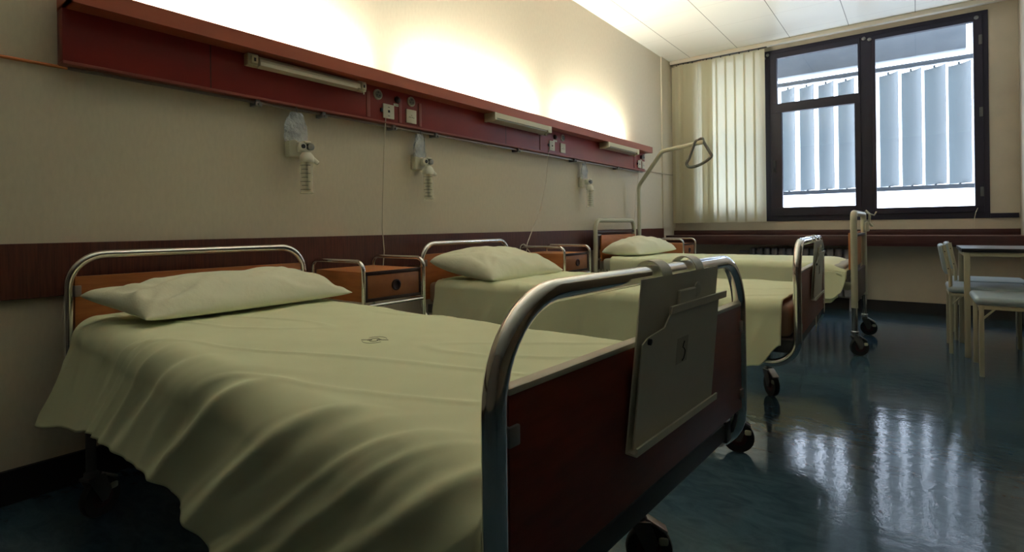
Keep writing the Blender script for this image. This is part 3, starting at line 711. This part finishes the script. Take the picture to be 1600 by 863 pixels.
# stamp on the cover
sb = BM(); cx, cy, zz = 1.348, 0.909, 0.6345
def ring(bm_, cx, cy, rx, ry, rot, z, w=0.0008, n=28, a0=0, a1=2 * pi):
    P = []
    for k in range(n + 1):
        a = a0 + (a1 - a0) * k / n; x_, y_ = rx * cos(a), ry * sin(a); P.append((cx + x_ * cos(rot) - y_ * sin(rot), cy + x_ * sin(rot) + y_ * cos(rot), z))
    tube(bm_, P, w, 4)
ro = rad(35)
ring(sb, cx, cy, 0.013, 0.020, ro, zz); ring(sb, cx - 0.010, cy - 0.008, 0.006, 0.006, ro, zz); ring(sb, cx + 0.009, cy + 0.008, 0.006, 0.006, ro, zz)
ring(sb, cx, cy, 0.031, 0.040, ro, zz, 0.0006, 20, 0.3, 2.4); ring(sb, cx, cy, 0.031, 0.040, ro, zz, 0.0006, 20, 3.5, 5.6)
tube(sb, [(cx - 0.030, cy - 0.020, zz), (cx - 0.014, cy - 0.010, zz)], 0.0008, 4); tube(sb, [(cx + 0.014, cy + 0.010, zz), (cx + 0.032, cy + 0.020, zz)], 0.0008, 4)
st = obj('laundry_stamp', sb, STAMP, None)
cv1 = [o for o in COL.objects if o.name == 'bed_cover'][0]
st.parent = cv1; st.matrix_parent_inverse = (Matrix.Translation(B1) @ RZ(R1)).inverted()

# ---- bed 2 (middle)
B2 = (0.12, 2.665, 0); R2 = rad(1.9)
bed = chrome_bed(B2, R2, 'middle hospital bed with chrome frame and footboard coloured as in shade', w=0.885, zt=0.872, hz=0.835, Lb=2.0)
caster(bed, 1.75, -0.44, 0.3); caster(bed, 1.745, 0.44, -0.9); caster(bed, 0.265, 0.44, 1.0, stem_m=FRAMEMET); caster(bed, 0.265, -0.44, 2.0, stem_m=FRAMEMET)  # head-end stems again coloured dark for the shade under the bed
mattress(B2, R2, 0.03, 1.975, 0.84, 0.482, 0.606, MATTB, 'brown mattress showing at the foot corner of the middle bed')
def foot2(p, x, side):
    return p
cover(B2, R2, 0.09, 1.945, -0.435, 0.435, 0.626, lerp([(0, 0.34), (0.6, 0.33), (1.4, 0.33), (1.75, 0.345), (1.86, 0.37), (1.945, 0.46)]), lambda x: 0.40, 0.05,
      lerp([(0, 0.03), (2.0, 0.025)]), 'rumpled white cover on the middle bed, short at the foot', 8.1, amp=1.0)
pillow('pillow', [(0.215, 2.195, 0.735), (0.655, 2.255, 0.640), (0.64, 3.03, 0.640), (0.22, 3.00, 0.72)], 'plump white pillow on the middle bed', 0.092, dz=(0.03, 0))

# ---- bed 3 (far, cream steel)
B3 = (0.12, 4.865, 0)
t = thing('hospital_bed', 'far cream steel hospital bed nearest the window', 'bed', B3, 0); hw = 0.44; Lb = 2.03; R_ = 0.021
obj('headboard_frame', tube(BM(), fillet([(0, -hw, 0.16), (0, -hw, 0.985), (0, hw - 0.03, 0.985), (0, hw - 0.03, 0.16)], 0.085, 10), R_, 16), CREAMMET, t)
obj('headboard_panel', box(BM(), (0.010, -hw + 0.07, 0.60), (0.028, hw - 0.06, 0.845), 0.002), ORANGE, t)
obj('headboard_bar', box(box(BM(), (-0.012, -hw + 0.02, 0.862), (0.012, hw - 0.05, 0.882), 0.002), (-0.008, -hw + 0.02, 0.52), (0.012, -hw + 0.055, 0.86), 0.001), BROWN, t)
for z in (0.61, 0.838): obj('panel_clip', box(BM(), (0, -hw + 0.015, z), (0.02, -hw + 0.08, z + 0.016), 0.002), ALU, t)
obj('footboard_frame', tube(BM(), fillet([(Lb, -hw, 0.335), (Lb, -hw, 1.0), (Lb, hw, 1.0), (Lb, hw, 0.335)], 0.05, 8), R_, 16), CREAMMET, t)
obj('footboard_panel', box(BM(), (Lb - 0.035, -hw + 0.02, 0.60), (Lb - 0.017, hw - 0.02, 0.86), 0.002), ORANGE, t)
obj('footboard_bar', box(box(BM(), (Lb - 0.01, -hw + 0.01, 0.36), (Lb + 0.01, hw - 0.01, 0.58), 0.002), (Lb - 0.012, -hw + 0.02, 0.83), (Lb + 0.012, hw - 0.01, 0.85), 0.002), BROWN, t)
for y in (-hw, hw):
    c = BM(); lathe(c, [(0.019, 0.16), (0.019, 0.35)], 14, T(Lb, y, 0)); lathe(c, [(0.022, 0.150), (0.026, 0.155), (0.026, 0.17), (0.022, 0.175)], 14, T(Lb, y, 0))
    obj('leg_extension', c, CHROME, t)
for x, y in ((0, -hw), (0, hw - 0.03)): obj('leg_extension', lathe(BM(), [(0.019, 0.12), (0.019, 0.2)], 12, T(x, y, 0)), CHROME, t)
b = BM()
for s in (-1, 1): box(b, (0.0, s * (hw - 0.03) - 0.018, 0.455), (Lb, s * (hw - 0.03) + 0.018, 0.51), 0.003)
for x in (0.05, 0.7, 1.4, 1.95): box(b, (x - 0.02, -hw + 0.02, 0.46), (x + 0.02, hw - 0.02, 0.505), 0.003)
for k in range(12): box(b, (0.03 + k * 0.03, -hw - 0.0, 0.47), (0.035 + k * 0.03, -hw + 0.02, 0.53))
obj('bed_frame', b, CREAMMET, t)
obj('frame_strut', tube(BM(), [(1.62, -0.1, 0.46), (1.66, -0.1, 0.20), (1.2, -0.1, 0.20), (1.2, 0.1, 0.46)], 0.012, 8), CREAMMET, t)
for x, y, a in ((Lb, -hw, 0.5), (Lb, hw, 0.0), (0, -hw, 0.4), (0, hw - 0.03, 1.0)): caster(t, x, y, a, r=0.061, stem_top=0.165, stem_m=CHROME, pedal=True)
hk = BM(); tube(hk, fillet([(Lb + 0.02, hw - 0.10, 1.03), (Lb + 0.05, hw - 0.10, 1.0), (Lb + 0.045, hw - 0.10, 0.93), (Lb + 0.07, hw - 0.10, 0.90)], 0.02, 4), 0.009, 8)
tube(hk, [(Lb + 0.03, hw - 0.15, 1.01), (Lb + 0.08, hw - 0.12, 0.99), (Lb + 0.095, hw - 0.12, 1.02)], 0.006, 6)
box(hk, (Lb + 0.018, hw - 0.14, 0.86), (Lb + 0.045, hw - 0.05, 0.94), 0.01)
obj('rail_hook', hk, CREAMMET, t)
mattress(B3, 0, 0.06, 1.97, 0.84, 0.512, 0.628, MATTW, 'whitish mattress end showing beside the pillow of the far bed')
def foot3(p, x, side):
    k = max(0, (x - 1.80) / 0.17)
    if k > 0:
        p.z -= 0.05 * k * k if side == 0 else 0
        p.x -= 0.03 * k * k * side * side
    return p
cover(B3, 0, 0.155, 1.985, -0.455, 0.44, 0.648, lerp([(0, 0.42), (1.0, 0.40), (1.6, 0.385), (1.90, 0.39), (1.985, 0.435)]), lambda x: 0.42, 0.055,
      lerp([(0, 0.015), (2, 0.02)]), 'white cover tucked around the far bed beside the window', 15.7, amp=0.85, foot=foot3)
und = cover(B3, 0, 1.60, 1.93, -0.435, 0.42, 0.60, lerp([(0, 0.36), (1.6, 0.36), (1.78, 0.34), (1.88, 0.36), (1.93, 0.40)]), lambda x: 0.38, 0.04, lambda x: 0.02, 'lower white sheet hanging under the cover at the foot of the far bed', 4.0, amp=0.8, name='under_sheet')
und['category'] = 'sheet'
pillow('pillow', [(0.17, 4.43, 0.685), (0.50, 4.56, 0.672), (0.60, 5.23, 0.69), (0.20, 5.22, 0.70)], 'rounded white pillow on the far bed', 0.112, dz=(-0.02, -0.03))
# stamp on far cover (side)
# lifting pole
t = thing('lifting_pole', 'tall cream bent lifting pole standing at the head of the far bed', 'lifting pole', (0.13, 5.385, 0.0))
P0 = Vector((0.13, 5.385, 0))
pp = [(0.13, 5.385, 0.46), (0.13, 5.395, 1.36), (0.47, 5.20, 1.675), (0.93, 5.05, 1.705)]
tube_pts = [Vector(p) - P0 for p in fillet(pp, [0.10, 0.08], 8)]
obj('pole', tube(BM(), tube_pts, 0.021, 16), CREAMMET, t)
obj('end_cap', lathe(BM(), [(0.023, -0.06), (0.024, 0.0), (0.018, 0.004)], 16, T(0.80, -0.335, 1.706) @ RZ(rad(-18)) @ RY(rad(88))), LAMPW, t)
obj('pole_socket', box(BM(), (-0.03, -0.10, 0.44), (0.03, 0.03, 0.50), 0.004), CREAMMET, t)
gp = [(0.872, 5.06, 1.725), (0.84, 5.06, 1.70), (0.79, 5.06, 1.57), (0.762, 5.06, 1.51), (0.80, 5.06, 1.478), (0.90, 5.05, 1.497), (0.995, 5.04, 1.555), (0.985, 5.04, 1.60), (0.93, 5.045, 1.70), (0.915, 5.05, 1.735)]
gc = []
for i in range(len(gp)):
    p0, p1, p2, p3 = [Vector(gp[(i + k) % len(gp)]) for k in (-1, 0, 1, 2)]
    for q in range(5):
        u = q / 5; gc.append(0.5 * ((2 * p1) + (-p0 + p2) * u + (2 * p0 - 5 * p1 + 4 * p2 - p3) * u * u + (-p0 + 3 * p1 - 3 * p2 + p3) * u ** 3))
o = obj('trapeze_grip', tube(BM(), gc, 0.014, 10, closed=True), STRAP, None)
tag(o, 'dark grey triangular trapeze grip hanging from the lifting pole tip', 'grip')

# ------------------------------------------------------------------ chart holders on the footboards
def holder(loc, rz, yc, w, zt, zb, label, glyph=True, xo=0.0, lean=-0.010):
    """loc/rz of bed, local plate just outside the foot rail"""
    t = thing('chart_holder', label, 'chart holder', loc, rz, 'ivory chart holders on the footboards')
    x = xo; SH = Matrix.Identity(4); SH[1][2] = 0.15; Mx = T(x, yc, zt) @ RY(-math.asin(lean / (zt - zb))) @ SH; h = zt - zb; hw = w / 2
    b = BM(); box(b, (-0.001, -hw, -h), (0.0015, hw, 0), 0.0, 1, Mx)
    obj('back_plate', b, HOLD, t)
    b = BM(); box(b, (0.001, -hw - 0.001, -h), (0.018, hw + 0.001, -h + 0.003), 0, 1, Mx); box(b, (0.016, -hw - 0.001, -h), (0.019, hw + 0.001, -h + 0.012), 0, 1, Mx)
    obj('bottom_lip', b, HOLDW, t)
    # front sheet with sloping upper corner and folded clamping strip
    b = BM(); pts = [(-hw + 0.006, -h + 0.006), (hw - 0.004, -h + 0.006), (hw - 0.004, -0.055), (-hw + 0.11, -0.060), (-hw + 0.085, -0.085), (-hw + 0.022, -0.092), (-hw + 0.006, -0.10)]
    prism(b, pts, 'x', 0.007, 0.0095, Mx); obj('front_sheet', b, HOLD, t)
    b = BM(); box(b, (0.0085, -hw + 0.10, -0.066), (0.0125, hw + 0.035, -0.052), 0.001, 1, Mx); obj('clamp_strip', b, HOLD, t)
    b = BM(); lathe(b, [(0.005, 0), (0.005, 0.004), (0.003, 0.005)], 12, Mx @ T(0.0095, -hw + 0.026, -0.098) @ RY(pi / 2)); obj('screw', b, DARK, t)
    # thumb piece behind
    b = BM(); box(b, (0.002, -0.03, -0.055), (0.008, 0.045, -0.030), 0.002, 1, Mx)
    lathe(b, [(0.013, 0), (0.014, 0.003), (0.008, 0.004)], 16, Mx @ T(0.004, 0.055, -0.035) @ RY(pi / 2))
    obj('spring_clip', b, HOLD, t)
    # hooks round the rail: open bands
    for y in (yc - 0.075, yc + 0.075):
        b = BM(); n = 18; R2_ = 0.0275; cx_, cz_ = xo - 0.026, zt - 0.002
        arc = []
        for k in range(n + 1):
            a = rad(-10) + rad(215) * k / n; arc.append((cx_ + R2_ * cos(a), cz_ + R2_ * sin(a)))
        inn = [(cx_ + (R2_ - 0.002) * (px_ - cx_) / R2_, cz_ + (R2_ - 0.002) * (pz_ - cz_) / R2_) for px_, pz_ in arc[::-1]]
        prism(b, arc + inn, 'y', y - 0.019, y + 0.019); obj('rail_hook', b, HOLDW, t)
    if glyph:
        g = BM(); box(g, (0.0095, -0.030, -h * 0.60), (0.0100, 0.018, -h * 0.43), 0, 1, Mx); lb = obj('paper_label', g, PAPER, t)
        g = BM(); sc = 0.036; z0 = -h * 0.53
        P = [(0.006, 0.50), (-0.10, 0.38), (-0.16, 0.22), (0.0, 0.16), (0.16, 0.02), (0.16, -0.16), (0.05, -0.34), (-0.12, -0.42)]
        tube(g, [Mx @ Vector((0.0106, a * sc, z0 + b_ * sc)) for a, b_ in P], 0.0010, 5); obj('handwritten_mark', g, INK, lb)
    return t
holder(B1, R1, 0.052, 0.345, 0.845, 0.583, 'large ivory metal chart holder hooked on the nearest footboard', xo=2.02 + 0.024)
holder(B2, R2, 0.07, 0.33, 0.850, 0.600, 'ivory metal chart holder hooked on the middle bed footboard', xo=2.0 + 0.024)

# ------------------------------------------------------------------ nightstands
def nightstand(loc, label, w=0.37, d=0.40, zt=0.735, first=True):
    t = thing('nightstand', label, 'nightstand', loc, 0, 'orange wood nightstands with chrome rails')
    R_ = 0.0095
    c = BM(); box(c, (0.01, 0.012, 0.592), (d - 0.012, w - 0.012, zt - 0.004), 0.002); cb = obj('cabinet_body', c, ORANGE, t)
    e = BM(); x = d - 0.012
    box(e, (x, 0.012, zt - 0.020), (x + 0.006, w - 0.012, zt - 0.003), 0.001); box(e, (x, 0.012, 0.592), (x + 0.006, w - 0.012, 0.607), 0.001)
    box(e, (x, 0.012, 0.606), (x + 0.006, 0.028, zt - 0.019), 0.001); box(e, (x, w - 0.026, 0.606), (x + 0.006, w - 0.012, zt - 0.019), 0.001)
    obj('front_edging', e, BROWN, t)
    dr = obj('drawer', box(BM(), (x, 0.029, 0.608), (x + 0.005, w - 0.027, zt - 0.021), 0.001), ORANGE2, t)
    obj('drawer_pull', lathe(BM(), [(0.027, 0), (0.027, 0.007), (0.022, 0.009), (0.020, 0.004), (0.016, 0.002)], 24, T(x + 0.004, w / 2 + 0.01, (0.608 + zt - 0.021) / 2 - 0.002) @ RY(pi / 2)), BROWN, dr)
    for y in (0.0, w):
        obj('side_rail', tube(BM(), fillet([(0, y, 0.03), (0, y, zt + 0.045), (d, y, zt + 0.045), (d, y, 0.03)], 0.045, 8), R_, 14), CHROME, t)
    s = BM()
    for x_ in (0, d): tube(s, [(x_, 0, 0.575), (x_, w, 0.575)], 0.007, 10)
    for y in (0, w): tube(s, [(0, y, 0.575), (d, y, 0.575)], 0.007, 10)
    obj('support_frame', s, CHROME, t)
    for x_ in (0, d): obj('lower_bar', tube(BM(), [(x_, 0, 0.16), (x_, w, 0.16)], 0.007, 10), CHROME, t)
    obj('lower_shelf', box(BM(), (0.0, 0.01, 0.165), (d, w - 0.01, 0.178), 0.002), ORANGE, t)
    for x_ in (0, d):
        for y in (0, w): obj('foot', lathe(BM(), [(0.013, 0), (0.014, 0.03), (0.010, 0.045)], 12, T(x_, y, 0)), RUBBER, t)
    return t
nightstand((0.10, 1.520, 0), 'orange nightstand with chrome rails between the near and middle beds')
nightstand((0.085, 3.28, 0), 'orange nightstand with chrome rails between the middle and far beds')
nightstand((0.15, 5.55, 0), 'nightstand mostly hidden behind the pillow of the far bed', w=0.38, d=0.40)

# ------------------------------------------------------------------ table and chairs
t = thing('table', 'table with grey top and cream legs against the right wall', 'table', (2.745, 4.765, 0))
TW, TD = 0.505, 0.62
tp = obj('tabletop', box(BM(), (0, 0, 0.722), (TW, TD, 0.746), 0.002), TEDGE, t)
obj('laminate_surface', box(BM(), (0.001, 0.001, 0.7455), (TW - 0.001, TD - 0.001, 0.7475)), TABLET, tp)
ap = BM()
box(ap, (0.012, 0.012, 0.694), (TW - 0.012, 0.028, 0.722), 0.002); box(ap, (0.012, TD - 0.028, 0.694), (TW - 0.012, TD - 0.012, 0.722), 0.002)
box(ap, (0.012, 0.012, 0.694), (0.028, TD - 0.012, 0.722), 0.002); box(ap, (TW - 0.028, 0.012, 0.694), (TW - 0.012, TD - 0.012, 0.722), 0.002)
obj('apron_frame', ap, LEGM, t)
for x in (0.012, TW - 0.044):
    for y in (0.008, TD - 0.04): obj('leg', box(BM(), (x, y, 0), (x + 0.032, y + 0.032, 0.722), 0.002), LEGM, t)

def chair(loc, rz, label):
    """faces +x locally, rear legs at x=0"""
    t = thing('chair', label, 'chair', loc, rz, 'pale blue vinyl chairs by the table'); w = 0.41; d = 0.40
    for y in (0.0, w):
        leg = BM(); tube(leg, fillet([(0.0, y, 0.0), (0.0, y, 0.55), (-0.035, y, 0.765)], 0.12, 6), 0.0115, 8); obj('leg', leg, LEGM, t)
        leg = BM(); box(leg, (d - 0.012, y - 0.011, 0), (d + 0.012, y + 0.011, 0.43), 0.003); obj('leg', leg, LEGM, t)
    f = BM()
    for y in (0.0, w):
        box(f, (0, y - 0.009, 0.405), (d, y + 0.009, 0.425), 0.002)
        tube(f, [(0.06, y, 0.408), (0.005, y, 0.345)], 0.006, 6); tube(f, [(d - 0.06, y, 0.408), (d - 0.005, y, 0.345)], 0.006, 6)
    for x in (0.0, d): box(f, (x - 0.009, 0, 0.405), (x + 0.009, w, 0.425), 0.002)
    obj('seat_frame', f, LEGM, t)
    obj('seat', box(BM(), (-0.015, -0.02, 0.428), (d + 0.03, w + 0.02, 0.476), 0.022, 4), VINYL, t, angle=60)
    b = BM(); Mx = T(-0.008, w / 2, 0.665) @ RY(rad(-9)); box(b, (-0.040, -w / 2 + 0.012, -0.105), (-0.004, w / 2 - 0.012, 0.105), 0.016, 4, Mx)
    bk = obj('backrest', b, VINYL, t, angle=60)
    s = BM()
    for y in (-0.012, w + 0.012):
        for z in (0.60, 0.72): lathe(s, [(0.004, 0), (0.004, 0.003)], 8, T(-0.004 - (z - 0.55) * 0.15, y, z) @ RX(pi / 2 if y < 0 else -pi / 2))
    obj('screw', s, DARK, t)
    return t
chair((2.688, 4.872, 0), 0, 'pale blue chair tucked at the left side of the table, its back towards the beds')
chair((2.742, 5.44, 0), 0, 'pale blue chair behind the table, mostly hidden by it')
c = chair((3.205, 4.648, 0), pi, 'pale blue chair seat in front of the table, nearest the camera')

o = obj('hanging_tag', prism(BM(), [(0, 0), (0.05, 0.015), (0.055, -0.075), (0.03, -0.11)], 'x', -0.001, 0.0015), PLATE, None)
o.location = (2.10, 2.98, 0.50); tag(o, 'small white tag hanging below the middle bed footboard', 'tag')
